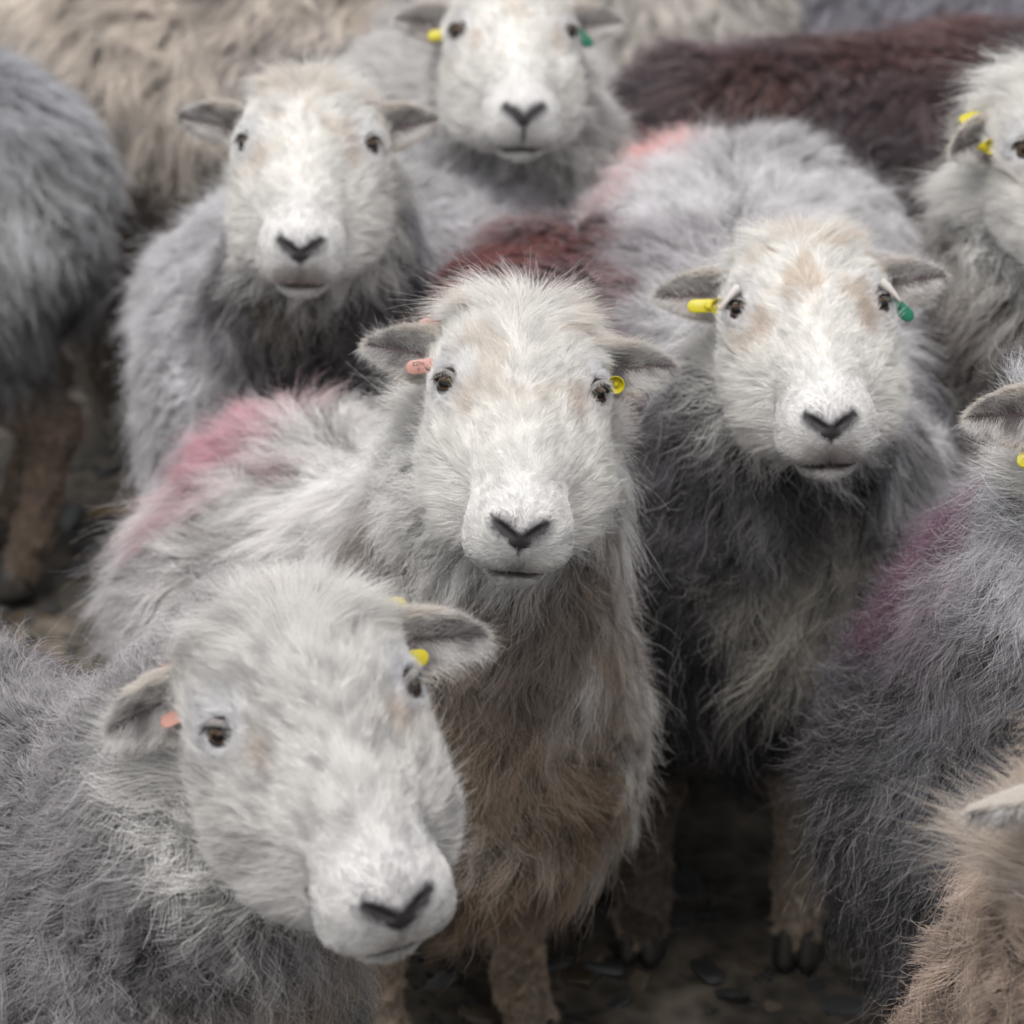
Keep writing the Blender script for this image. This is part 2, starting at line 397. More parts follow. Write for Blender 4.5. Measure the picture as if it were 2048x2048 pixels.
# ------------------------------------------------------------------ colours
def wool_colour(s, p, n):
    """natural colour of the fleece and the painted flock marks, by place on the animal"""
    a = fbm(p, 7, s.seed + 5, 3)[:, None]; b2 = fbm(p, 28, s.seed + 9, 2)[:, None]
    c = s.wool * (1 + .22 * a + .12 * b2)
    q = (p - s.bo) @ s.bf
    if s.wool_low is not None:
        t = ss(.62, .42, q[:, 2] + .04 * a[:, 0]); c = mixc(c, s.wool_low, t * .9)
    for (ctr, rad, colr, st) in s.marks_w:
        d = np.linalg.norm(p - V(*ctr), axis=1) + rad * (.35 * fbm(p, 16, s.seed + 3, 2) + .25 * fbm(p, 60, s.seed + 4, 1))
        c = mixc(c, colr, st * ss(rad * 1.15, rad * .35, d))
    return c
FACE_W = lin(240, 238, 234)
def face_colour(s, h):
    """h: head centimetres of hair roots"""
    ax = np.abs(h[:, 0]); nz = fbm(h, .35, s.seed + 1, 3)
    c = np.repeat(s.face[None], len(h), 0) * (1 + .05 * fbm(h, 1.2, s.seed, 2)[:, None])
    tan = lin(196, 172, 146)
    c = mixc(c, tan, s.tan * ss(.1, .55, nz) * ss(9, 4, h[:, 1]) * ss(-3, 1, h[:, 2]))
    c = mixc(c, lin(190, 187, 188), .45 * ss(.0, .5, fbm(h, .6, s.seed + 8, 2)) * ss(-1.5, -4, h[:, 2]))
    c = mixc(c, lin(150, 147, 147), s.mottle * ss(-.1, .7, fbm(h * V(1, .55, 1), 1.1, s.seed + 6, 3)))
    # tear stain below the inner corner of the eye, pale ring round the eye
    d = np.linalg.norm(np.stack([ax - 4.2, h[:, 1] - 4.4, h[:, 2] - 1.8], 1) * V(1.2, .6, .6), axis=1)
    c = mixc(c, lin(178, 146, 120), s.tear * ss(1.7, .4, d))
    d = np.linalg.norm(np.stack([ax, h[:, 1], h[:, 2]], 1) - EYE_C, axis=1)
    c = mixc(c, lin(208, 208, 214), .45 * ss(3.6, 1.8, d))
    hp = np.stack([ax, h[:, 1], h[:, 2]], 1)
    dn = np.minimum(d_nostril(hp), d_phil(hp) + .34)
    c = mixc(c, lin(214, 213, 215), .35 * ss(9.0, 17, h[:, 1] + 1.5 * nz))
    c = mixc(c, lin(40, 37, 40), ss(.55, .08, dn + .22 * fbm(h, 3.5, s.seed, 2)) * s.nose_dark)
    c = mixc(c, lin(96, 92, 96), .55 * ss(1.1, .2, dn + .3 * fbm(h, 3, s.seed + 12, 2)) * s.nose_dark)
    c = mixc(c, lin(120, 116, 122), .4 * ss(2.2, .6, np.linalg.norm(hp - V(.6, 18.6, -.2), axis=1)) * s.nose_dark)
    c = mixc(c, lin(52, 44, 44), ss(.50, .12, d_mouth(hp)) * .92)
    if s.muz_brown: c = mixc(c, lin(120, 95, 85), s.muz_brown * ss(2.6, .8, np.linalg.norm(hp - V(.8, 18.9, -3.0), axis=1)))
    return c

# ------------------------------------------------------------------ ears, eyes, tags
def make_ear(s, root, side, E, rng):
    """cupped ear, opening towards the face front. E: dict(length, width, dir, open, fold)"""
    Lc, W = E.get('len', 8.6), E.get('w', 2.9)
    axis = nrm(V(side * E['dir'][0], E['dir'][1], E['dir'][2]))
    opn = V(*E.get('open', (0, .8, .6))); opn = nrm(opn - axis * (opn @ axis)); upv = np.cross(axis, opn) * side
    if upv[2] < 0: upv = -upv
    o = V(side * E.get('rx', 5.6) * s.fw, E.get('ry', -4.2), E.get('rz', .2))
    NS, NP = 30, 21
    S = np.linspace(0, 1, NS); F = np.linspace(-1, 1, NP)
    cup = E.get('cup', 62)
    def surf(off):
        pts = []
        for sv in S:
            w = W * (np.interp(sv, [0, .12, .35, .6, .8, .92, .98, 1], [.66, .86, 1.0, .86, .58, .34, .18, .05]))
            cang = R_(cup * np.interp(sv, [0, .4, 1], [1.55, 1.1, .75]))
            curve = -opn * (E.get('bend', .5) * sv * sv) + upv * (E.get('rise', 0) * sv - E.get('tipdrop', 1.0) * sv ** 3)
            for fv in F:
                a = fv * cang; rr = w / math.sin(min(cang, 1.45))
                back = rr * (math.cos(a) - math.cos(cang)) + off * math.cos(a)
                lat = rr * math.sin(a) * (1 if abs(cang) < 1.57 else 1) + off * math.sin(a)
                if fv < 0: lat *= E.get('low', 1.0)
                pts.append(o + axis * (Lc * sv) + upv * lat - opn * back + curve)
        return np.array(pts, f32)
    outer, inner = surf(.16), surf(-.12)
    v = np.concatenate([outer, inner]); no = NS * NP; faces = []
    for i in range(NS - 1):
        for j in range(NP - 1):
            a = i * NP + j; faces.append((a, a + 1, a + NP + 1, a + NP)); faces.append((no + a, no + a + NP, no + a + NP + 1, no + a + 1))
    for i in range(NS - 1):
        for j, fl in ((0, False), (NP - 1, True)):
            a = i * NP + j; q = (a, a + NP, no + a + NP, no + a); faces.append(q if not fl else q[::-1])
    for j in range(NP - 1):
        a = (NS - 1) * NP + j; faces.append((a, a + 1, no + a + 1, no + a))
    ctr = o + axis * Lc * .5
    vw = s.ho + (v @ s.hr.T) * f32(.01 * s.hs)
    faces = np.array(faces)
    # orient outward
    me = np_mesh('ear', vw, faces)
    bm = bmesh.new(); bm.from_mesh(me); bmesh.ops.recalc_face_normals(bm, faces=bm.faces); bm.to_mesh(me); bm.free()
    fx = np.tile(np.abs(F), NS); sx = np.repeat(S, NP)
    col_o = np.repeat(lin(190, 182, 176)[None], no, 0); col_i = np.repeat(lin(176, 166, 164)[None], no, 0)
    ci = mixc(col_i, lin(96, 84, 84), ss(.6, .1, fx)); ci = mixc(ci, lin(170, 150, 145), ss(.75, 1, fx))
    col = np.concatenate([col_o, ci])
    a = me.color_attributes.new('Col', 'FLOAT_COLOR', 'POINT'); a.data.foreach_set('color', np.concatenate([col, np.ones((len(col), 1))], 1).astype(f32).ravel())
    me.polygons.foreach_set('use_smooth', [True] * len(me.polygons))
    eo = obj('ear', me, root, m_skin)
    # hair
    if not DEBUG_NOFUR:
        tri = np.concatenate([faces[:, :3], faces[:, [0, 2, 3]]]); is_in = (tri >= no).all(1); is_out = (tri < no).all(1)
        vn = np.zeros((len(vw), 3), f32); me.vertices.foreach_get('normal', buf := np.zeros(len(vw) * 3, f32)); vn = buf.reshape(-1, 3)
        parts = []
        dn = s.dens_face
        for kind, m in (('in', is_in), ('out', ~is_in)):
            tr = tri[m]; ok = np.ones(len(tr), bool)
            fxx = np.concatenate([fx, fx])[tr].mean(1); sxx = np.concatenate([sx, sx])[tr].mean(1)
            rim = ss(.8, 1., fxx) + ss(.88, 1., sxx)
            d = dn * (.5 + .5 * np.clip(rim, 0, 1)) if kind == 'in' else dn * (.8 + .5 * np.clip(rim, 0, 1))
            P0, N0 = sample(vw, tr, vn, d, rng)
            # position parameters again from geometry
            hl = to_head(s, P0) * s.fs; sv = np.clip(((hl - o) @ axis) / Lc, 0, 1)
            axw = s.hr @ axis
            if kind == 'in':
                lat = ((hl - o) @ upv); comb = nrm(tang(np.repeat(axw[None], len(P0), 0) * .8 + (s.hr @ upv)[None] * np.sign(lat)[:, None] * .9 * (1 - 0) + rng.standard_normal(P0.shape).astype(f32) * .25, N0))
                Lr = (.6 + .9 * rng.random(len(P0))) * .015 * s.hs; lift = np.full(len(P0), .5, f32)
                edge = ss(W * .55, W * .95, np.abs(lat))
                cc = mixc(np.repeat(lin(218, 216, 214)[None], len(P0), 0), lin(222, 216, 208), np.clip(edge, 0, 1))
                cc = mixc(cc, lin(92, 86, 88), .7 * ss(-.1, .5, fbm(hl, .8, s.seed + 40, 2)) * (1 - edge))
            else:
                comb = nrm(tang(np.repeat(axw[None], len(P0), 0) + rng.standard_normal(P0.shape).astype(f32) * .15, N0))
                Lr = (.6 + .8 * rng.random(len(P0))) * .0065 * s.hs; lift = np.full(len(P0), .32, f32)
                cc = np.repeat(lin(220, 214, 206)[None], len(P0), 0) * (1 - .1 * rng.random((len(P0), 1)))
            PP = grow(P0, N0, comb, Lr.astype(f32), lift, 5, rng, clump=((.004, .5, 3, .4, 0),), curl=.0004, fly=.08)
            parts.append((PP, cc))
        PP = np.concatenate([p[0] for p in parts]); cc = np.concatenate([p[1] for p in parts])
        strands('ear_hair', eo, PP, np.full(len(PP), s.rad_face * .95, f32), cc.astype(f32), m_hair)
    # tags
    for tg in E.get('tags', []):
        make_tag(s, eo, tg, o, axis, opn, upv, Lc)
    return eo
def bm_obj(name, bm, parent, m, smooth=True):
    me = bpy.data.meshes.new(name); bmesh.ops.recalc_face_normals(bm, faces=bm.faces); bm.to_mesh(me); bm.free()
    if smooth: me.polygons.foreach_set('use_smooth', [True] * len(me.polygons))
    return obj(name, me, parent, m)
def lathe(prof, M, seg=28):
    bm = bmesh.new(); rings = []
    for (r, z) in prof:
        rings.append([bm.verts.new(M @ Vector((r * math.cos(k * 2 * math.pi / seg), r * math.sin(k * 2 * math.pi / seg), z))) for k in range(seg)])
    for a, b_ in zip(rings, rings[1:]):
        for k in range(seg): bm.faces.new((a[k], a[(k + 1) % seg], b_[(k + 1) % seg], b_[k]))
    bm.faces.new(rings[0][::-1]); bm.faces.new(rings[-1]); return bm
def stadium(l, w, t, M, w2=None):
    """rounded plate, bevelled, in its own xy plane"""
    w2 = w2 or w; bm = bmesh.new(); pts = []
    for k in range(13): a = -math.pi / 2 + math.pi * k / 12; pts.append((l / 2 + w / 2 * math.cos(a), w / 2 * math.sin(a)))
    for k in range(13): a = math.pi / 2 + math.pi * k / 12; pts.append((-l / 2 + w2 / 2 * math.cos(a), w2 / 2 * math.sin(a)))
    rings = []
    for (sc, z) in ((.90, -t / 2), (1, -t * .2), (1, t * .2), (.90, t / 2)):
        rings.append([bm.verts.new(M @ Vector((x * sc, y * sc, z))) for x, y in pts])
    n_ = len(pts)
    for a, b_ in zip(rings, rings[1:]):
        for k in range(n_): bm.faces.new((a[k], a[(k + 1) % n_], b_[(k + 1) % n_], b_[k]))
    bm.faces.new(rings[0][::-1]); bm.faces.new(rings[-1]); return bm
def frame_m(c, x, z):
    x = nrm(np.asarray(x, f32)); z = np.asarray(z, f32); z = nrm(z - x * (x @ z)); y = np.cross(z, x)
    return Matrix(((x[0], y[0], z[0], c[0]), (x[1], y[1], z[1], c[1]), (x[2], y[2], z[2], c[2]), (0, 0, 0, 1)))
def make_tag(s, eo, tg, o, axis, opn, upv, Lc):
    """tg: (kind, colour, along 0..1, up cm, out cm, plate length direction in (axis, up, open), facing (axis, up, open), text)"""
    kind, colour, al, up_, out_, xd, zd, txt = tg
    hw = lambda p: s.ho + (s.hr @ p) * f32(.01 * s.hs)
    dw = lambda d: s.hr @ (axis * d[0] + upv * d[1] + opn * d[2])
    c = hw(o + axis * (Lc * al) + upv * up_ + opn * out_); M = frame_m(c, dw(xd), dw(zd)); m = M_TAG[colour]; u = .01
    if kind == 'flag':
        t = bm_obj('ear_tag', stadium(1.5 * u, 1.3 * u, .2 * u, M), eo, m)
        st = lathe([(.28 * u, -.9 * u), (.28 * u, .05 * u), (.42 * u, .06 * u), (.42 * u, .2 * u), (.2 * u, .24 * u)], M @ Matrix.Translation((-.62 * u, 0, .05 * u)), 16)
        bm_obj('stud', st, t, m)
        if txt:
            for k, line in enumerate(txt):
                text_mesh('print', line, 5.0e-1 * u, M @ Matrix.Translation((.30 * u, (-.27 + .55 * k) * u, .125 * u)) @ Matrix.Rotation(math.pi, 4, 'Z'), t, m_ink)
    elif kind == 'cup':
        pr = [(.3 * u, -.9 * u), (.42 * u, -.5 * u), (.62 * u, .1 * u), (.78 * u, .55 * u), (.80 * u, .62 * u), (.72 * u, .63 * u), (.60 * u, .25 * u), (.5 * u, .12 * u), (.24 * u, .10 * u), (.22 * u, .3 * u), (.12 * u, .34 * u)]
        t = bm_obj('ear_tag', lathe(pr, M), eo, m)
    elif kind == 'plate':
        t = bm_obj('ear_tag', stadium(1.2 * u, 1.6 * u, .24 * u, M), eo, m)
def text_mesh(name, body, size, M, parent, m):
    fc = bpy.data.curves.new(name, 'FONT'); fc.body = body; fc.size = size; fc.align_x = 'CENTER'; fc.align_y = 'CENTER'; fc.extrude = .00008
    t = bpy.data.objects.new('tmp', fc); COL.objects.link(t); dg = bpy.context.evaluated_depsgraph_get(); me = bpy.data.meshes.new_from_object(t.evaluated_get(dg)); bpy.data.objects.remove(t); bpy.data.curves.remove(fc)
    me.transform(M); me.name = name; return obj(name, me, parent, m)
def make_eye(s, root, side, rng):
    mx = V(side, 1, 1); hw = lambda p: s.ho + ((p * mx * s.fs) @ s.hr.T) * f32(.01 * s.hs)
    N, A, B = EYE_N, EYE_A, EYE_B
    up_is_b = 1 if B[2] > 0 else -1
    # eyeball with a brown iris and a level bar pupil, looking slightly forward
    gaze = nrm(N + V(-.10, .35, .0) * f32(s.gaze)); ga = nrm(A - gaze * (A @ gaze)); gb = np.cross(gaze, ga)
    nu, nv = 40, 24; vs = []; cs = []
    iris, dark, scl = lin(66, 46, 32), lin(10, 8, 8), lin(52, 40, 34)
    iris2 = lin(122, 94, 62)
    for i in range(nv + 1):
        th = math.pi * (i / nv) ** 1.35
        for j in range(nu):
            ph = 2 * math.pi * j / nu
            d = gaze * math.cos(th) + (ga * math.cos(ph) + gb * math.sin(ph)) * math.sin(th)
            bulge = 1.0 + .05 * max(0, math.cos(th) - .75) * 4 * .5
            vs.append(EYE_C + d * f32(EYE_R * bulge))
            x, y = math.sin(th) * math.cos(ph), math.sin(th) * math.sin(ph)
            r = math.hypot(x, y)
            if th > 1.5: c = scl
            elif (abs(x) / .50) ** 3 + (abs(y) / .24) ** 3 < 1: c = dark
            elif r < .72: c = iris * (1 - r) + iris2 * r
            elif r < .80: c = dark * 2
            else: c = scl
            cs.append(c)
    faces = [(i * nu + j, i * nu + (j + 1) % nu, (i + 1) * nu + (j + 1) % nu, (i + 1) * nu + j) for i in range(nv) for j in range(nu)]
    me = np_mesh('eye', hw(np.array(vs, f32)), faces, col=np.array(cs, f32))
    eo = obj('eye', me, root, m_eye)
    # eyelids: almond opening on the ball, flaring out under the short lid hair
    n_ = 48; rows = [(.985, 0., 0.), (1.0, .05, .02), (1.0, .13, .14), (1.0, .14, .40), (1.0, .06, .72), (.96, -.10, 1.0)]
    op = s.eye_open; vv = []; lc = []
    for (rs, lift, u_) in rows:
        for k in range(n_):
            a = 2 * math.pi * k / n_; x = math.cos(a) * 1.24; y = math.sin(a); upper = y * up_is_b > 0
            yb = .64 * op * abs(y) ** .85 * (1 if y > 0 else -1)
            if upper: yb *= s.lid_up
            x_ = x * (1 - u_) + math.cos(a) * 1.42 * u_; y_ = yb * (1 - u_) + y * 1.12 * u_
            rr = EYE_R * (rs + (.0 if not upper else .04 * min(u_, .8))) + (lift * .8 if not upper else (.02, .08, .21, .33, .36, .26)[rows.index((rs, lift, u_))]); q = max(rr * rr - x_ * x_ - y_ * y_, .02)
            vv.append(EYE_C + A * f32(x_) + B * f32(y_) + N * f32(math.sqrt(q)))
            lc.append(lin(20, 16, 15) * (1 - ss(.3, .8, u_)) + lin(120, 112, 110) * ss(.3, .8, u_))
    fcs = [(i * n_ + k, i * n_ + (k + 1) % n_, (i + 1) * n_ + (k + 1) % n_, (i + 1) * n_ + k) for i in range(len(rows) - 1) for k in range(n_)]
    lv = np.array(vv, f32); lw = hw(lv)
    lo = obj('eyelid', np_mesh('eyelid', lw, fcs, col=np.array(lc, f32)), eo, m_skin)
    if not DEBUG_NOFUR:
        fa = np.array([f_ for q_, f_ in enumerate(fcs) if q_ >= (3 if s.detail > 1 and s.seed == 11 else 4) * n_]); tr = np.concatenate([fa[:, :3], fa[:, [0, 2, 3]]])
        vnl = nrm(lv - EYE_C) * mx; vnw = nrm(vnl @ s.hr.T)
        P0, N0 = sample(lw, tr, vnw.astype(f32), s.dens_face * 1.5, rng)
        hl = to_head(s, P0); hl = hl * V(side, 1, 1) - EYE_C; la, lb = hl @ A, hl @ B
        out = A[None] * (la * .8)[:, None] + B[None] * (lb * 1.3)[:, None]
        upm = lb * up_is_b > 0
        out = nrm(out) ; out[upm] = nrm(out[upm] * .2 - B[None] * up_is_b * .55 + A[None] * (.55 * np.sign(la[upm]) * np.abs(la[upm]))[:, None])
        comb = nrm(tang((out * mx) @ s.hr.T, N0)); k_ = len(P0)
        cc = mixc(np.repeat((s.face * .62)[None], k_, 0), lin(120, 116, 118), .6 * ss(-.1, .5, fbm(hl, 2.5, s.seed + 77, 2)))
        PP = grow(P0, N0, comb.astype(f32), ((.28 + .22 * rng.random(k_)) * .01 * s.hs * (1 + .5 * upm)).astype(f32), np.full(k_, .3, f32), 5, rng, clump=((.003, .4, 3, .3, 0),), curl=.0003, fly=.03, droop=0)
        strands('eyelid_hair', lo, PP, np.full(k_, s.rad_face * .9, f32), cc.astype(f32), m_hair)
    # lashes
    if not DEBUG_NOFUR and s.detail > 0:
        P = []
        for k in range(60):
            a = math.pi * (.08 + .84 * rng.random()); x = math.cos(a) * 1.15; y = math.sin(a) * .54 * op * up_is_b
            q = max((EYE_R + .1) ** 2 - x * x - y * y, .05); p0 = EYE_C + A * f32(x) + B * f32(y) + N * f32(math.sqrt(q))
            d = nrm(N * 1.0 - B * f32(up_is_b * (.15 + .5 * rng.random())) + A * f32(.5 * x + .25 * rng.standard_normal()))
            t = np.linspace(0, 1, 5)[:, None]; Lh = .35 + .45 * rng.random()
            P.append(p0 + d * t * Lh - B * f32(up_is_b * .22) * t * t * Lh)
        P = np.array(P, f32); PW = hw(P.reshape(-1, 3)).reshape(P.shape)
        cc = np.where(rng.random((len(P), 1)) < .7, lin(40, 36, 35)[None], lin(190, 186, 180)[None]).astype(f32)
        strands('eyelashes', eo, PW, np.full(len(P), .00012, f32), cc, m_hair)
    return eo

# ------------------------------------------------------------------ the whole animal
def on_coat(s, m):
    px, py = m[0], m[1]; d = CF + V((px - 1024) / 6890, 0, 0) + CU * f32((1024 - py) / 6890)
    t = np.arange(1.7, 6.2, .006, dtype=f32)[:, None]; pp = CAM + d * t; v = sheep_sdf(s, pp); k = int(np.argmax(v < 0)) if (v < 0).any() else int(np.argmin(v))
    return (tuple(pp[k]), *m[2:])
STAT = []
def build(s):
    rng = np.random.default_rng(s.seed)
    body_parts(s)
    s.marks_w = [on_coat(s, m) for m in s.marks]; s.legmarks_w = [on_coat(s, m) for m in s.legmarks]
    root = bpy.data.objects.new('sheep', None); COL.objects.link(root)
    root.location = [float(x) for x in s.bo]; root.empty_display_size = .1
    root['label'] = s.label; root['category'] = 'sheep'; root['group'] = 'flock of sheep crowded together'
    bpy.context.view_layer.update()
    f = lambda p: sheep_sdf(s, p)
    pts = np.array([s.B(.3, .3, .8), s.B(.3, -.3, .8), s.B(-s.len - .35, .3, -.02), s.B(-s.len - .35, -.3, -.02), s.hp(0, 24, 0), s.hp(0, -12, 12), s.hp(9, 0, 9), s.hp(-9, 0, -14)])
    lo, hi = pts.min(0) - .04, pts.max(0) + .04
    v, q = mesh_sdf(f, lo.astype(f32), hi.astype(f32), s.h)
    v = project(f, v, 1)
    me = np_mesh('body', v, q)
    # finer skin on the head, finest on muzzle and round the eyes
    if s.detail > 0:
        bm = bmesh.new(); bm.from_mesh(me)
        for lev in range(s.detail):
            co = np.array([x.co for x in bm.verts], f32); hq = to_head(s, co)
            hq[:, 0] = np.abs(hq[:, 0])
            if lev == 0: inr = (np.linalg.norm(hq - V(0, 4, -1), axis=1) < 16)
            else: inr = ((hq[:, 1] > 13) & (hq[:, 1] < 21) & (hq[:, 2] < 3)) | (np.linalg.norm(hq - EYE_S, axis=1) < 2.6)
            bm.verts.ensure_lookup_table()
            ed = [e for e in bm.edges if inr[e.verts[0].index] and inr[e.verts[1].index]]
            bmesh.ops.subdivide_edges(bm, edges=ed, cuts=1, use_grid_fill=True)
            bm.verts.index_update()
            co = np.array([x.co for x in bm.verts], f32)
            hq = to_head(s, co); mm = np.linalg.norm(hq - V(0, 4, -1), axis=1) < 20
            co[mm] = project(f, co[mm], 2, e=5e-4, lim=.004)
            for x, c in zip(bm.verts, co): x.co = c
        bmesh.ops.triangulate(bm, faces=[fc for fc in bm.faces if len(fc.verts) > 4])
        bm.to_mesh(me); bm.free()
    nv = len(me.vertices); buf = np.zeros(nv * 3, f32)
    me.vertices.foreach_get('co', buf); v = buf.reshape(-1, 3).copy()
    me.vertices.foreach_get('normal', buf); vn = buf.reshape(-1, 3).copy()
    me.calc_loop_triangles(); tb = np.zeros(len(me.loop_triangles) * 3, np.int32); me.loop_triangles.foreach_get('vertices', tb); tri = tb.reshape(-1, 3)
    # region weights at any point
    def regions(p):
        h = to_head(s, p); far = np.linalg.norm(h - V(0, 4, -1), axis=1) > 26
        hd = np.full(len(p), 30., f32)
        if (~far).any(): hd[~far] = head_sdf(h[~far])
        face = ss(4.2, 2.2, hd) * ss(-7.5, -4.0, h[:, 1] + .5 * fbm(h, .5, s.seed, 2))
        face *= ss(-8.5, -5.5, h[:, 2] + ss(2, 9, h[:, 1]) * 4)
        q = (p - s.bo) @ s.bf; z = q[:, 2] * .70 / s.back
        leg = ss(.33, .27, z) * (1 - (hd < 3))
        return h, hd, face, leg, q
    h, hd, face, leg, q = regions(v)
    wc = wool_colour(s, v, vn); fc = face_colour(s, h)
    col = wc * .45  # wool colour darkened under the fleece: painted shade in the gaps between locks
    col = mixc(col, s.leg_col * .8, leg)
    col = col * (1 - face[:, None]) + fc * (.82 - .12 * ss(9, 16, h[:, 1]))[:, None] * face[:, None]
    hp_ = h.copy(); hp_[:, 0] = np.abs(hp_[:, 0])
    dn = np.minimum(d_nostril(hp_), d_phil(hp_) + .2)
    skin = ss(.42, .12, dn) * (hd < 1); col = mixc(col, lin(28, 24, 26), skin * s.nose_dark)
    padd = np.linalg.norm((hp_ - PAD) * V(.85, .8, 1.1), axis=1)
    col = mixc(col, lin(24, 21, 23), ss(1.05, .65, padd) * s.nose_dark)
    col = mixc(col, lin(40, 30, 30), ss(.12, -.05, d_mouth(hp_)) * (hd < 1))
    a = me.color_attributes.new('Col', 'FLOAT_COLOR', 'POINT')
    a.data.foreach_set('color', np.concatenate([np.clip(col, 0, 1), np.ones((nv, 1))], 1).astype(f32).ravel())
    me.polygons.foreach_set('use_smooth', [True] * len(me.polygons))
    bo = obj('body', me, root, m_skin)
    # hooves
    for side in (1, -1):
        for ax in (.035, -s.len - .045):
            for toe in (1, -1):
                c = s.B(ax, .085 * side + .012 * toe, .0); M = frame_m(c, s.u3, V(0, 0, 1))
                bm = lathe([(.018, 0), (.017, .012), (.013, .03), (.009, .042)], M @ Matrix.Diagonal((1.5, .75, 1, 1)), 12)
                bm_obj('hoof', bm, root, m_hoof)
    # eyes and ears
    if s.has_head:
        for side in (1, -1): make_eye(s, root, side, rng)
    for side, E in ((1, s.ear_l), (-1, s.ear_r)):
        if E: make_ear(s, root, side, E, rng)
    for hn in s.horns: make_horn(s, root, *hn)
    ntri = len(tri)
    if DEBUG_NOFUR: STAT.append((s.label[:30], ntri, 0)); return root
    # ---- roots
    ctr = v[tri].mean(1); tn = nrm(np.cross(v[tri[:, 1]] - v[tri[:, 0]], v[tri[:, 2]] - v[tri[:, 0]]))
    sx, sy, sz = screen(ctr); view = nrm(CAM - ctr); fac = (tn * view).sum(1)
    inside = ss(.62, .54, np.abs(sx)) * ss(.62, .54, np.abs(sy))
    vis = (.06 + .94 * inside) * (.18 + .82 * ss(-.45, -.05, fac)) * ss(.0, .06, ctr[:, 2])
    vis *= s.cull(ctr)
    h, hd, face, leg, q = regions(ctr)
    # ---- wool
    dens = s.dens_wool * vis * (1 - face) * (1 - .0 * leg) * (1 + 1.2 * leg)
    P0, N0 = sample(v, tri, vn, dens, rng)
    h, hd, face, leg, q = regions(P0)
    keep = rng.random(len(P0)) > face
    P0, N0, h, hd, face, leg, q = [x[keep] for x in (P0, N0, h, hd, face, leg, q)]
    n_ = len(P0)
    g = np.zeros((n_, 3), f32); g[:, 2] = -1
    topn = ss(.35, .95, N0[:, 2])[:, None]
    comb = g * 1.0 - s.u3[None] * (.35 + .8 * topn) + s.l3[None] * (s.part * topn * np.sign(q[:, 1:2]) * .8)
    headback = -(s.hr[:, 1])[None]
    nearh = ss(9, 2, hd)[:, None]
    outw = nrm(P0 - s.hp(0, -4, -3))
    comb = comb * (1 - .55 * nearh) + (headback * .5 + outw * .5) * nearh * .8
    comb = comb + s.comb_bias[None]
    comb = nrm(tang(comb, N0))
    ang = fbm(P0, 6, s.seed + 21, 2) * .7 + fbm(P0, 24, s.seed + 22, 1) * .45
    ct = np.cross(N0, comb); comb = comb * np.cos(ang)[:, None] + ct * np.sin(ang)[:, None]
    L = s.len_wool * (1 + .3 * fbm(P0, 11, s.seed + 30, 2)) * (.75 + .35 * rng.random(n_))
    L = L * (1 - leg) + .013 * leg
    L *= 1 + .25 * ss(.0, -.8, N0[:, 2]) * (1 - leg)            # hangs longer below
    topk = ss(7, 1.5, hd) * ss(-1, 3, h[:, 2]) * ss(-1, -5, h[:, 1]) * ss(-17, -10, h[:, 1])
    L = L * (1 - topk) + s.topknot * topk * (.5 + .9 * rng.random(n_))
    cheek = ss(2.5, .8, hd) * (1 - topk); L = L * (1 - .35 * cheek)
    lift = np.full(n_, s.lift, f32) * (1 - .4 * leg) + .30 * topk
    col = wool_colour(s, P0, N0)
    nk = ss(1.1, .2, hd * .15) ; 
    white = np.clip(ss(s.ruff_w, s.ruff_w * .4, hd + 1.4 * fbm(P0, 14, s.seed + 2, 2)) * (1 if s.ruff_white else .0) * ss(-10, -6, h[:, 1]) * .95 + topk, 0, 1)
    col = mixc(col, s.face * .93, white)
    col = mixc(col, s.leg_col, leg * .9)
    for (ctr_, rad, colr, st_) in s.legmarks_w:
        col = mixc(col, colr, st_ * ss(rad, rad * .4, np.linalg.norm(P0 - V(*ctr_), axis=1)))
    _, bid = worley(P0, s.clump, s.seed + 2); kv = h01(bid * 13 + 5); _, bid2 = worley(P0, s.clump * .3, s.seed + 3); kv2 = h01(bid2 * 13 + 5)
    col = col * (1 + s.var * (kv - .5) + s.var * .8 * (kv2 - .5) + .35 * (rng.random(n_).astype(f32) - .5))[:, None]
    pale = rng.random(n_) < s.pale; col[pale] = mixc(col[pale], lin(206, 202, 204), np.full(int(pale.sum()), .55))
    L = L * (.72 + .56 * kv); curl = s.curl
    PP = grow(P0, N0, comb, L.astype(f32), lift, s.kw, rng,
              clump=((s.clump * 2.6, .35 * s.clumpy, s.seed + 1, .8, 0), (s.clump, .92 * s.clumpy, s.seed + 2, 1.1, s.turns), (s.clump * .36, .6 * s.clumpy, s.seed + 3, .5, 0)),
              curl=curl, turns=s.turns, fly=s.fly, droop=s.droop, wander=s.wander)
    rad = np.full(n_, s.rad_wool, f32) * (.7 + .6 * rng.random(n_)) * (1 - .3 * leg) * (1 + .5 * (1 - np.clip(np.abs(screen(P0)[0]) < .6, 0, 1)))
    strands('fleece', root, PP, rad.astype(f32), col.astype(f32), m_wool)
    nw = n_
    # ---- face hair
    h, hd, face, leg, q = regions(ctr)
    dens = s.dens_face * vis * face
    P0, N0 = sample(v, tri, vn, dens, rng)
    h, hd, face, leg, q = regions(P0)
    ha = h.copy(); ha[:, 0] = np.abs(ha[:, 0])
    de = ha - EYE_C; ea, eb, en = de @ EYE_A, de @ EYE_B, de @ EYE_N
    upb = 1 if EYE_B[2] > 0 else -1
    ine = ((ea / 1.30) ** 2 + (eb / np.where(eb * upb > 0, .84, 1.0)) ** 2 < 1) & (en > 0)
    padd = np.linalg.norm((ha - PAD) * V(.85, .8, 1.1), axis=1)
    inn = (d_nostril(ha) < .20) | (d_phil(ha) < .05) | (padd < .75) | (d_mouth(ha) < .17)
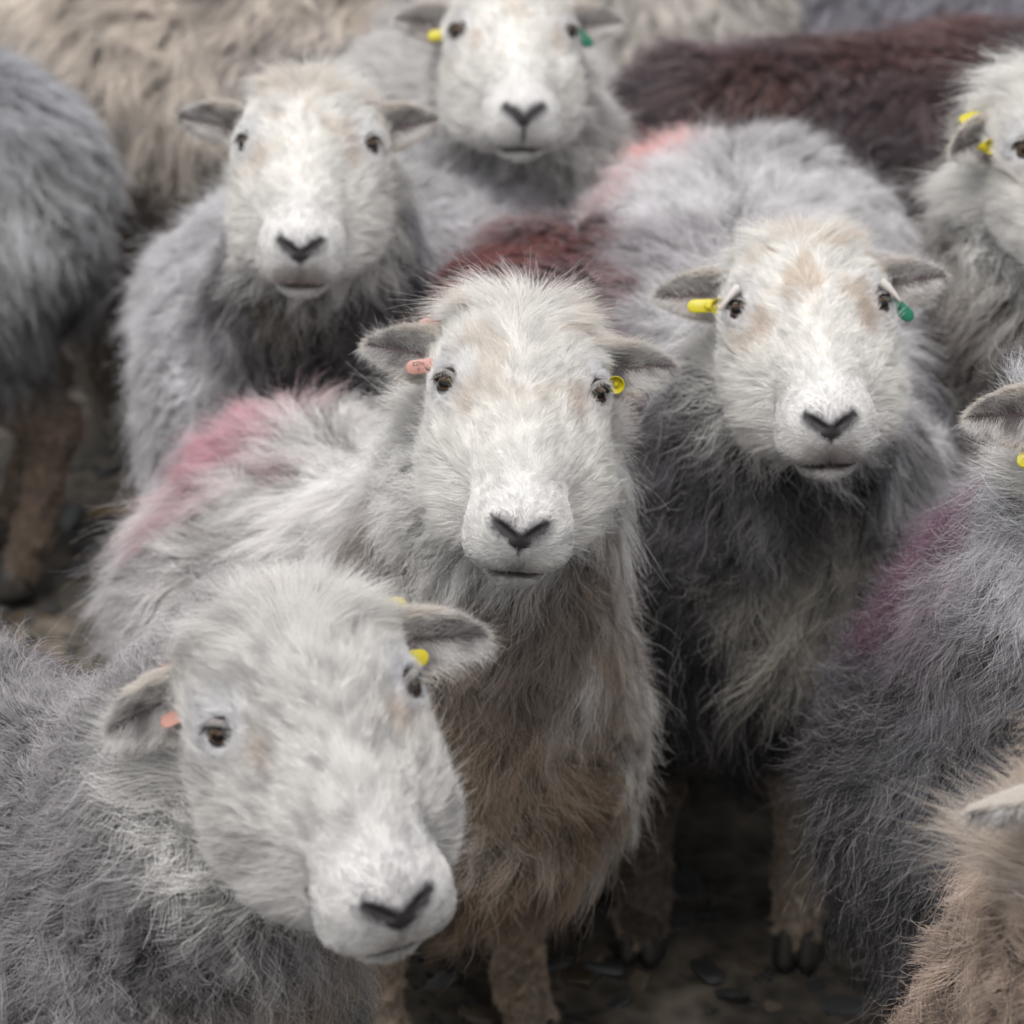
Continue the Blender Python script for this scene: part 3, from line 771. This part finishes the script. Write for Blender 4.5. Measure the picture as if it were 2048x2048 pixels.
    kp = ~(ine | inn); P0, N0, h, ha, hd, face = [x[kp] for x in (P0, N0, h, ha, hd, face)]; ea, eb, en = ea[kp], eb[kp], en[kp]
    n_ = len(P0)
    # flow: from the nose back and outwards; fans out on the forehead, down on the cheeks
    hx = np.sign(h[:, 0]) * ss(.1, 1.5, ha[:, 0])
    flow = np.stack([hx * (.55 + .35 * ss(3, -2, h[:, 1])), np.full(n_, -1.), np.where(h[:, 2] < -1, -.45, .15)], 1).astype(f32)
    dz = ss(8, 2, h[:, 1]) * ss(-2.5, .5, h[:, 2]); flow[:, 2] += .2 * dz
    swirl = np.stack([np.sin(h[:, 1] * .7) * .5, fbm(h, .3, s.seed + 50, 2) * .6, 0 * hx], 1)
    flow += swirl * ss(2, -3, h[:, 1])[:, None]
    # hair leans away from the eye
    ed = np.linalg.norm(ha - EYE_C, axis=1); away = nrm(h - EYE_C * np.stack([np.where(h[:, 0] > 0, 1, -1), np.ones(n_), np.ones(n_)], 1))
    flow = flow + away * (ss(3.0, 1.4, ed) * 1.1)[:, None]
    flow[:, 2] -= 1.4 * ss(2.6, 1.4, ed) * (eb * upb > 0)          # brow hair hangs over the lid
    comb = nrm(tang(nrm(flow.astype(f32)) @ s.hr.T, N0))
    ang = fbm(P0, 35, s.seed + 61, 2) * .35; ct = np.cross(N0, comb); comb = comb * np.cos(ang)[:, None] + ct * np.sin(ang)[:, None]
    Lc = np.full(n_, .95, f32)
    Lc = Lc + .9 * ss(3, -4, h[:, 1]) * ss(0, 3, h[:, 2])
    side = ss(3.2, 6.5, ha[:, 0]); Lc = Lc + 1.0 * side * ss(3, -2, h[:, 2]) + .9 * ss(1, -5, h[:, 2]) * ss(11, 2, h[:, 1])
    Lc = Lc + 1.0 * ss(2, -5, h[:, 1])
    Lc = Lc + .6 * ss(-4.5, -6.5, h[:, 2]) + 2.0 * ss(.7, 3.0, hd)
    Lc = Lc + .5 * ss(-1, -4.5, h[:, 2]) * ss(17, 11, h[:, 1]); Lc = Lc * (1 - .55 * ss(12.5, 16.5, h[:, 1])) ; Lc = Lc * (1 - .5 * ss(3.0, 1.5, ed))
    padd = padd[kp]; dn = np.minimum(d_nostril(ha), padd - .5); Lc = Lc * (.35 + .65 * ss(.1, 1.6, dn))
    topk = ss(-2.5, -5.5, h[:, 1]) * ss(1, 4, h[:, 2]); Lc = Lc + topk * (s.topknot * 100 * .6) * rng.random(n_)
    L = Lc * .01 * s.hs * (.7 + .5 * rng.random(n_)) * s.hairlen
    lift = .26 + .16 * side * ss(2, -3, h[:, 2]) + .14 * ss(0, -5, h[:, 1]) - .12 * ss(12, 16, h[:, 1]) + .35 * topk
    col = face_colour(s, h)
    _, bid = worley(P0, .007, s.seed + 2); kv = h01(bid * 13 + 5)
    col = col * (1 + .22 * (kv - .5) + .26 * (rng.random(n_).astype(f32) - .5))[:, None]
    PP = grow(P0, N0, comb, L.astype(f32), lift.astype(f32), 6, rng,
              clump=((.012, .18, s.seed + 1, .35, 0), (.0055, .6, s.seed + 2, .5, 0)), curl=.0006, turns=1.2, fly=.035, droop=.15, wander=.13)
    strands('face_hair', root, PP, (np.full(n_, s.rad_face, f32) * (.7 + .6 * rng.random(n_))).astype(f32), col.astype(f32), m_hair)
    STAT.append((s.label[:30], ntri, nw, n_))
    return root
def make_horn(s, root, x, y, z, d, ln, r):
    P = [s.hp(x, y, z)]; dd = nrm(s.hr @ V(*d)); n_ = 9; bm = bmesh.new(); rings = []
    side = nrm(np.cross(dd, V(0, 0, 1))); up = np.cross(side, dd)
    for i in range(n_):
        t = i / (n_ - 1); c = P[0] + dd * f32(ln * t) + V(0, 0, -1) * f32(.25 * ln * t * t); rr = r * (1 - t) ** .7 + .0006
        rings.append([bm.verts.new(tuple(float(k) for k in c + (side * math.cos(a) + up * math.sin(a)) * f32(rr * (1 + .05 * math.sin(i * 2.6))))) for a in np.arange(0, 6.28, .524)])
    for a, b_ in zip(rings, rings[1:]):
        for k in range(len(a)): bm.faces.new((a[k], a[(k + 1) % len(a)], b_[(k + 1) % len(a)], b_[k]))
    bm.faces.new(rings[-1]); bm_obj('horn', bm, root, m_horn)

DEF = dict(fw=1.04, fl=1.0, ruff_w=6.0, lid_up=1.0, mottle=.15, wander=.07, back=.70, girth=1.0, ruff=1.0, chest_f=0., lump=.010, seed=1, h=.012, detail=0, hs=1.0, wool=lin(150, 148, 152), wool_low=None,
           marks=[], legmarks=[], leg_col=lin(120, 108, 96), face=FACE_W, tear=.3, tan=.25, nose_dark=1., muz_brown=0., gaze=1., eye_open=1., has_head=True,
           ear_l=None, ear_r=None, horns=[], dens_wool=180e3, dens_face=900e3, rad_wool=.00022, rad_face=.00014, len_wool=.05, topknot=.03, lift=.45,
           clump=.017, clumpy=1., var=.5, pale=.06, curl=.0035, turns=2.0, kw=9, fly=.06, droop=.6, part=.6, comb_bias=V(0, 0, 0), ruff_white=True,
           hairlen=1.2, cull=lambda c: 1.)
def sheep(label, head, yaw, pitch, roll, sh, hip, **kw):
    s = Sheep(); d = dict(DEF); d.update(kw)
    for k, v in d.items(): setattr(s, k, v)
    s.fs = V(s.fw, s.fl, 1); s.label = label; s.ho = V(*head); s.hr = head_frame(yaw, pitch, roll); s.sh = V(*sh); s.hip = V(*hip)
    return s
EAR = dict(dir=(1, -.10, .10), len=8.0, w=2.45, cup=50, tipdrop=.5, rise=.3)
def ear(**k): e = dict(EAR); e.update(k); return e

# ------------------------------------------------------------------ the ground

rg = np.random.default_rng(5)
m_ground, n, b = mat('muddy stony ground')
_n1 = n.nodes.new('ShaderNodeTexNoise'); _n1.inputs['Scale'].default_value = 9; _n1.inputs['Detail'].default_value = 10
_v = n.nodes.new('ShaderNodeTexVoronoi'); _v.inputs['Scale'].default_value = 38
_g = n.nodes.new('ShaderNodeNewGeometry')
_r = n.nodes.new('ShaderNodeValToRGB'); _r.color_ramp.elements[0].position = .3; _r.color_ramp.elements[1].position = .75
_r.color_ramp.elements[0].color = (.028, .025, .021, 1); _r.color_ramp.elements[1].color = (.135, .112, .088, 1)
_mx = n.nodes.new('ShaderNodeMixRGB'); _mx.blend_type = 'OVERLAY'; _mx.inputs[0].default_value = .6
for _q in (_n1, _v): n.links.new(_g.outputs['Position'], _q.inputs['Vector'])
n.links.new(_n1.outputs[0], _r.inputs[0]); n.links.new(_r.outputs[0], _mx.inputs[1]); n.links.new(_v.outputs['Distance'], _mx.inputs[2]); n.links.new(_mx.outputs[0], b.inputs['Base Color'])
_b = n.nodes.new('ShaderNodeBump'); _b.inputs['Strength'].default_value = .8; _b.inputs['Distance'].default_value = .012
n.links.new(_n1.outputs[0], _b.inputs['Height']); n.links.new(_b.outputs[0], b.inputs['Normal']); b.inputs['Roughness'].default_value = .7
near = np.arange(-1.6, 1.61, .02); far_ = np.array([2, 3, 5, 9, 17, 33, 65, 130, 260.])
gx = np.concatenate([-far_[::-1], near, far_]); gy = np.concatenate([-far_[::-1], np.arange(-1, 1.9, .25), np.arange(2, 6.2, .02), 6.2 + far_])
GX, GY = np.meshgrid(gx, gy, indexing='ij'); gp = np.stack([GX.ravel(), GY.ravel(), 0 * GX.ravel()], 1).astype(f32)
gp[:, 2] = .022 * fbm(gp, 4, 3, 3) + .006 * fbm(gp, 30, 4, 2) - .004
ii = np.arange(len(gx) * len(gy)).reshape(len(gx), len(gy))
gf = np.stack([ii[:-1, :-1], ii[1:, :-1], ii[1:, 1:], ii[:-1, 1:]], -1).reshape(-1, 4)
go = obj('ground', np_mesh('ground', gp, gf), None, m_ground); go['kind'] = 'structure'
def gz(x, y): p = V(x, y, 0)[None]; return float(.022 * fbm(p, 4, 3, 3)[0] + .006 * fbm(p, 30, 4, 2)[0] - .004)
m_stone, n, b = mat('slate stone')
_o = n.nodes.new('ShaderNodeObjectInfo'); _r = n.nodes.new('ShaderNodeValToRGB'); cr = _r.color_ramp
cr.elements[0].color = (.034, .035, .036, 1); cr.elements[1].color = (.105, .104, .103, 1)
for _p, _c in ((.35, (.060, .062, .064, 1)), (.55, (.07, .05, .034, 1)), (.7, (.045, .045, .046, 1)), (.85, (.10, .075, .055, 1))):
    e = cr.elements.new(_p); e.color = _c
cr.interpolation = 'CONSTANT'
_n1 = n.nodes.new('ShaderNodeTexNoise'); _n1.inputs['Scale'].default_value = 60; _n1.inputs['Detail'].default_value = 8
_mx = n.nodes.new('ShaderNodeMixRGB'); _mx.blend_type = 'OVERLAY'; _mx.inputs[0].default_value = .7
n.links.new(_o.outputs['Random'], _r.inputs[0]); n.links.new(_r.outputs[0], _mx.inputs[1]); n.links.new(_n1.outputs[0], _mx.inputs[2]); n.links.new(_mx.outputs[0], b.inputs['Base Color'])
b.inputs['Roughness'].default_value = .55
def rock(seed):
    bm = bmesh.new(); bmesh.ops.create_icosphere(bm, subdivisions=2, radius=1.0)
    co = np.array([x.co for x in bm.verts], f32); co *= (1 + .35 * fbm(co, 1.1, seed, 2))[:, None]
    co = np.sign(co) * np.abs(co) ** .62 * V(1, .62, .24) * (1 + .25 * fbm(co, .9, seed + 9, 1))[:, None]
    co += .03 * np.stack([fbm(co, 4, seed + k, 1) for k in range(3)], 1)
    for x, c in zip(bm.verts, co): x.co = c
    me = bpy.data.meshes.new('stone'); bm.to_mesh(me); bm.free(); me.materials.append(m_stone); return me
rocks = [rock(100 + k) for k in range(7)]
spots = [(rg.uniform(-.75, -.22), rg.uniform(3.55, 5.1)) for _ in range(150)] + [(rg.uniform(-.1, .45), rg.uniform(2.6, 3.6)) for _ in range(110)] + [(rg.uniform(-1, 1), rg.uniform(2.2, 5.4)) for _ in range(38)]
for (x, y) in spots:
    o = bpy.data.objects.new('stone', rocks[rg.integers(7)]); COL.objects.link(o); o.parent = go
    sc = rg.uniform(.010, .032); o.scale = (sc, sc, sc * rg.uniform(.7, 1.3)); o.location = (x, y, gz(x, y) + sc * .08); o.rotation_euler = (rg.normal(0, .22), rg.normal(0, .22), rg.uniform(0, 6.28))
# small chips, too many to pick apart
bv, bf2 = [], []; base = np.array([(1, 0, 0), (-.4, .8, 0), (-.7, -.6, 0), (.1, 0, .5), (0, 0, -.4)], f32); tf = [(0, 1, 3), (1, 2, 3), (2, 0, 3), (1, 0, 4), (2, 1, 4), (0, 2, 4)]
for k in range(5200):
    x, y = rg.uniform(-1.1, 1.0), rg.uniform(2.0, 5.6); a = rg.uniform(0, 6.28); sc = rg.uniform(.003, .011)
    Rm = np.array([[math.cos(a), -math.sin(a), 0], [math.sin(a), math.cos(a), 0], [0, 0, 1]]); z = 0.022 * 0
    bv.append(base @ Rm.T * sc + np.array([x, y, 0])); bf2 += [(i0 + 5 * k, i1 + 5 * k, i2 + 5 * k) for i0, i1, i2 in tf]
bv = np.concatenate(bv).astype(f32); flat = bv.copy(); flat[:, 2] = 0
bv[:, 2] += .022 * fbm(flat, 4, 3, 3) + .006 * fbm(flat, 30, 4, 2) - .002
gr = obj('gravel', np_mesh('gravel', bv, np.array(bf2), smooth=False), None, m_stone); gr['kind'] = 'stuff'; gr['label'] = 'small slate chips trodden into the mud'
m_straw, n, b = mat('dry straw'); b.inputs['Base Color'].default_value = (.30, .20, .085, 1); b.inputs['Roughness'].default_value = .6
def straw(x0, y0, x1, y1, rr, label):
    bm = bmesh.new(); rings = []
    for t in np.linspace(0, 1, 9):
        x, y = x0 + (x1 - x0) * t, y0 + (y1 - y0) * t + .012 * math.sin(t * 5); z = gz(x, y) + .014 + .006 * math.sin(t * 7)
        rings.append([bm.verts.new((x + 0 * a, y + rr * math.cos(a), z + rr * math.sin(a))) for a in np.arange(0, 6.2, 1.05)])
    for a, b_ in zip(rings, rings[1:]):
        for k in range(len(a)): bm.faces.new((a[k], a[(k + 1) % len(a)], b_[(k + 1) % len(a)], b_[k]))
    bm.faces.new(rings[0][::-1]); bm.faces.new(rings[-1])
    o = bm_obj('straw_stalk', bm, None, m_straw); o['label'] = label; o['category'] = 'straw'
straw(-.60, 4.33, -.40, 4.36, .0035, 'long dry straw stalk lying on the mud beside the left grey sheep')

# ------------------------------------------------------------------ the flock
FLOCK = {}
PINK, RED, PURPLE = lin(205, 130, 135), lin(140, 66, 66), lin(118, 84, 104)
FAR = dict(dens_wool=95e3, dens_face=300e3, rad_wool=.00032, rad_face=.00026, h=.016, kw=7, detail=1)
MID = dict(dens_wool=150e3, dens_face=700e3, rad_wool=.00027, rad_face=.00016)
FLOCK['A'] = sheep('white-faced sheep in the centre looking straight ahead, brown chest wool, pink and yellow ear tags',
    (.007, 2.77, .842), 0, 14, 5, (-.068, 3.0), (-.18, 3.18), detail=2, seed=11, ruff_w=9.0, ruff=.92, topknot=.045, leg_col=lin(198, 178, 154),  back=.645, girth=.74, chest_f=.02,
    wool=lin(224, 221, 219), wool_low=None, h=.010, dens_wool=300e3, dens_face=1.5e6, rad_wool=.00017, rad_face=.00011, len_wool=.055,
    marks=[(1050, 1500, .21, lin(140, 122, 103), .95), (1050, 1250, .10, lin(150, 136, 124), .8), (960, 1750, .16, lin(128, 110, 91), .95), (780, 1150, .085, lin(132, 118, 110), .85),
           (1250, 1250, .05, lin(118, 102, 94), .7), (1330, 1480, .07, lin(190, 184, 176), .8),
           (560, 770, .06, lin(218, 184, 184), .8), (500, 840, .08, lin(206, 152, 164), .75), (480, 930, .08, lin(196, 138, 152), .75), (430, 1010, .05, lin(172, 134, 144), .85), (690, 670, .09, lin(220, 168, 168), .8), (300, 1150, .08, lin(170, 164, 168), .6)],
    ear_l=ear(tags=[('flag', 'pink', .34, -1.0, 1.5, (1, -.35, 0), (0, .1, 1), ('ZZN', '0')), ('plate', 'pink', .30, 2.6, -1.5, (1, 0, 0), (0, .3, 1), None)]),
    ear_r=ear(tags=[('cup', 'yellow', .30, -1.3, 1.9, (1, 0, .2), (-.35, -.15, 1), None)]))
FLOCK['B'] = sheep('nearest sheep, its head turned aside and lowered, curly grey fleece, pink and yellow ear tags',
    (-.148, 2.22, .822), 23, 21, -5, (-.36, 2.45), (-.80, 2.72), detail=2, seed=41, back=.70, wool=lin(150, 147, 149), wool_low=lin(108, 105, 107), **{**MID, 'rad_wool': .00022, 'dens_wool': 230e3, 'dens_face': 1.1e6, 'rad_face': .00013},
    len_wool=.044, clump=.015, curl=.0075, turns=1.7, lift=.55, wander=.04, var=.8, tan=.15, hs=1.04, fw=1.10, fl=.96, eye_open=1.0, lid_up=.6, mottle=.5, fly=.09, face=lin(226, 224, 221), h=.011,
    marks=[(150, 1350, .06, lin(96, 82, 86), .75), (60, 1150, .07, lin(176, 170, 170), .8), (600, 1950, .11, lin(150, 138, 124), .8), (330, 1900, .05, lin(70, 68, 70), .6)],
    ear_l=ear(dir=(1, -.30, -.62), len=8.4, w=2.5, tipdrop=.6, tags=[('flag', 'pink', .30, -.7, 1.0, (1, 0, 0), (0, .9, .6), None), ('plate', 'pink', .25, 2.2, -1.2, (1, 0, 0), (0, 1, .1), None)]),
    ear_r=ear(dir=(1, .15, -.02), len=8.6, w=2.5, tags=[('flag', 'yellow', .30, -.9, .9, (1, 0, 0), (0, .2, 1), None), ('plate', 'yellow', .2, 2.6, -1.2, (1, 0, 0), (0, .5, .8), None)]))
FLOCK['C'] = sheep('white-faced sheep with tiny pale horns above its eyes, one yellow and one green ear tag',
    (.277, 3.01, .822), 2, 9, -2, (.225, 3.24), (.26, 3.80), detail=2, seed=23, fw=1.05, back=.74, wool=lin(212, 210, 212), wool_low=lin(72, 70, 74), **MID, len_wool=.055, clump=.017, tan=.45, tear=.5, muz_brown=.4, h=.011,
    marks=[(1480, 1300, .32, lin(50, 48, 51), .98), (1850, 800, .17, lin(92, 90, 98), .95), (1640, 1200, .10, lin(198, 192, 182), .95), (1380, 860, .12, lin(84, 82, 86), .9), (1300, 720, .10, lin(112, 108, 112), .8), (1330, 290, .09, lin(226, 170, 166), .85), (1240, 430, .09, lin(205, 175, 176), .6), (1260, 560, .12, lin(140, 132, 138), .8)],
    leg_col=lin(198, 180, 158), legmarks=[(1560, 1880, .03, lin(74, 78, 40), .8)],
    ear_l=ear(dir=(1, -.12, .0), len=8.2, tags=[('flag', 'yellow', .44, -1.2, 1.7, (1, -.05, 0), (0, .1, 1), None), ('cup', 'yellow', .26, -1.2, 1.5, (1, 0, .2), (0, -.1, 1), None)]),
    ear_r=ear(dir=(1, -.12, .12), tags=[('flag', 'green', .34, -2.6, 1.7, (.55, -.8, 0), (0, .1, 1), None), ('cup', 'green', .24, -1.3, 1.7, (1, 0, .2), (-.2, -.3, 1), None)]),
    horns=[(6.3, 1.0, 4.2, (.75, .45, -.45), .024, .0042), (-6.3, 1.0, 4.2, (-.75, .45, -.45), .024, .0042)])
FLOCK['D'] = sheep('white-faced sheep with untagged ears standing behind the central sheep, dark grey neck ruff',
    (-.212, 3.43, .840), 0, 12, 1, (-.20, 3.66), (-.15, 3.96), detail=2, seed=37, back=.69, girth=1.18, fw=1.03, fl=.97, wool=lin(198, 196, 199), wool_low=None, **MID, topknot=.035, muz_brown=.5,
    marks=[(600, 680, .15, lin(74, 72, 74), .95), (760, 520, .08, lin(84, 82, 88), .9), (600, 600, .05, lin(150, 142, 130), .7), (900, 280, .09, lin(126, 118, 128), .7)],
    ear_l=ear(dir=(1, -.10, .16), rise=.5, cup=56, len=8.4), ear_r=ear(dir=(1, -.10, .2), rise=.5, cup=60, len=7.8))
FLOCK['J'] = sheep('grey sheep at the right edge with a purple mark and a long dark shaggy flank',
    (.525, 2.60, .868), 14, 20, 0, (.505, 2.84), (.70, 3.15), detail=1, seed=53, back=.68, ruff_white=False, girth=.9, wool=lin(194, 193, 197), wool_low=lin(60, 58, 61), h=.011, dens_wool=270e3, rad_wool=.00019, dens_face=900e3, len_wool=.065, curl=.005, clump=.016, fly=.12, pale=.16,
    marks=[(1700, 1600, .31, lin(52, 50, 53), .97), (1780, 1300, .13, lin(82, 80, 84), .85), (1890, 1010, .11, PURPLE, .95), (1820, 1120, .09, PURPLE, .8), (1930, 1550, .10, lin(130, 130, 134), .6)],
    ear_l=ear(dir=(1, -.1, .05), len=8.6, w=2.7, tags=[('flag', 'yellow', .35, -3.4, .6, (1, -.1, 0), (0, .4, 1), ('S1',))]))
FLOCK['K'] = sheep('brown-grey sheep cut off at the lower right, wispy pale topknot, white ear with pink tag',
    (.478, 2.10, .78), 14, 24, 6, (.56, 2.36), (.95, 2.52), detail=1, seed=59, back=.70, fly=.03, face=lin(206, 194, 182), hairlen=2.0, ruff_w=1.0, wool=lin(184, 166, 152), wool_low=None, **MID, len_wool=.05, clump=.026, curl=.009, wander=.04, var=.8, topknot=.045, comb_bias=V(-.3, 0, 0), tan=.5,
    marks=[(1900, 1850, .08, lin(128, 110, 102), .7), (1780, 1700, .06, lin(190, 150, 124), .6)],
    ear_l=ear(dir=(1, -.1, -.25), len=9.2, w=2.8, cup=60, open=(0, .8, -.35), tags=[('plate', 'pink', .15, 2.9, -.6, (1, 0, 0), (0, 1, .3), None), ('flag', 'pink', .25, -1.3, 1.0, (1, 0, 0), (0, .5, .8), None)]))
FLOCK['I'] = sheep('shaggy cream sheep at the upper right edge, fluffy topknot, two yellow ear tags',
    (.575, 3.38, .862), 22, 16, 0, (.66, 3.58), (1.0, 3.85), detail=1, seed=61, back=.72, ruff=1.25, wool=lin(176, 170, 164), wool_low=None, **MID, len_wool=.055, clump=.018, topknot=.06,
    marks=[(1950, 660, .07, lin(70, 58, 56), .8), (1900, 450, .10, lin(196, 192, 186), .6)],
    ear_l=ear(dir=(1, .2, -.1), len=6.4, w=2.5, tags=[('cup', 'yellow', .5, -.6, 1.1, (1, 0, .2), (0, -.1, 1), None), ('plate', 'yellow', .4, 2.5, -.8, (1, 0, 0), (0, .7, .7), None)]))
FLOCK['E'] = sheep('white-faced sheep at the top whose forehead is cut off, yellow and green ear tags',
    (.0, 3.92, .812), 4, 8, 2, (.0, 4.15), (-.08, 4.62), seed=67, wool=lin(205, 202, 200), wool_low=None, **{**FAR, 'detail': 2, 'dens_wool': 110e3, 'rad_wool': .0003, 'dens_face': 450e3, 'rad_face': .0002}, ruff=1.1,
    ear_l=ear(tags=[('cup', 'yellow', .15, -1.2, 1.3, (1, 0, .2), (0, -.1, 1), None), ('flag', 'yellow', .30, -1.6, 1.2, (1, -.3, 0), (0, .1, 1), None)]),
    ear_r=ear(tags=[('flag', 'green', .32, -1.9, 1.6, (.6, -.8, 0), (0, .1, 1), None)]))
FLOCK['H'] = sheep('reddish-brown sheep back rising just behind the head of the central sheep',
    (.06, 3.98, .40), 180, 45, 0, (.07, 3.56), (.06, 3.27), seed=71, back=.725, girth=.85, wool=lin(148, 128, 130), wool_low=None, **{**FAR, 'dens_wool': 120e3, 'rad_wool': .0003},
    marks=[(900, 560, .10, lin(126, 72, 70), .9), (1080, 510, .09, lin(128, 78, 76), .85), (1250, 650, .08, lin(108, 86, 90), .7)])
FLOCK['F'] = sheep('dark maroon-marked sheep lying across behind the others at the upper right',
    (1.28, 4.30, .80), 90, 20, 0, (.92, 4.40), (.30, 4.24), seed=73, back=.72, wool=lin(96, 82, 86), wool_low=None, **FAR, len_wool=.05,
    marks=[(1780, 110, .12, lin(104, 76, 74), .85), (1950, 70, .10, lin(110, 80, 78), .85), (1550, 170, .09, lin(104, 76, 70), .8), (1480, 110, .05, lin(140, 122, 128), .7)])
FLOCK['L'] = sheep('grey sheep at the left edge with its rump turned to the gap of bare ground',
    (-1.5, 4.0, .80), -90, 20, 0, (-1.22, 4.08), (-.72, 4.18), seed=79, back=.73, wool=lin(166, 166, 168), wool_low=None, **FAR, len_wool=.05, leg_col=lin(150, 130, 112),
    marks=[(150, 560, .10, lin(100, 98, 102), .8), (0, 150, .12, lin(190, 190, 198), .6)])
FLOCK['M'] = sheep('long-woolled beige sheep standing sideways at the top left behind the untagged sheep',
    (-.02, 4.95, .9), 60, 20, 0, (-.12, 4.78), (-.52, 4.64), seed=83, back=.76, wool=lin(218, 208, 198), wool_low=lin(122, 112, 104), **FAR, len_wool=.08, clump=.02, leg_col=lin(150, 140, 128),
    marks=[(620, 120, .12, lin(190, 186, 186), .5), (820, 150, .10, lin(205, 186, 160), .6)])
FLOCK['N'] = sheep('pale sheep at the top left corner lowering its white head',
    (-.62, 4.85, .74), 55, 30, 0, (-.82, 5.02), (-1.3, 5.05), seed=89, back=.74, wool=lin(196, 196, 202), wool_low=None, **FAR, ear_l=ear(), ear_r=ear())
FLOCK['O'] = sheep('cream sheep half hidden at the top behind the dark maroon sheep',
    (.05, 5.2, .86), -30, 20, 0, (.25, 5.05), (.42, 5.4), seed=97, back=.74, wool=lin(214, 208, 202), wool_low=None, **FAR)
FLOCK['P'] = sheep('pale grey sheep furthest back at the top right corner',
    (1.3, 5.1, .86), 60, 20, 0, (1.1, 5.05), (.62, 4.98), seed=101, back=.73, wool=lin(160, 158, 168), wool_low=None, **FAR)
for k, s in FLOCK.items():
    t1 = time.time(); build(s); print('built', k, round(time.time() - t1, 1), STAT[-1])
print('script', round(time.time() - T0, 1))
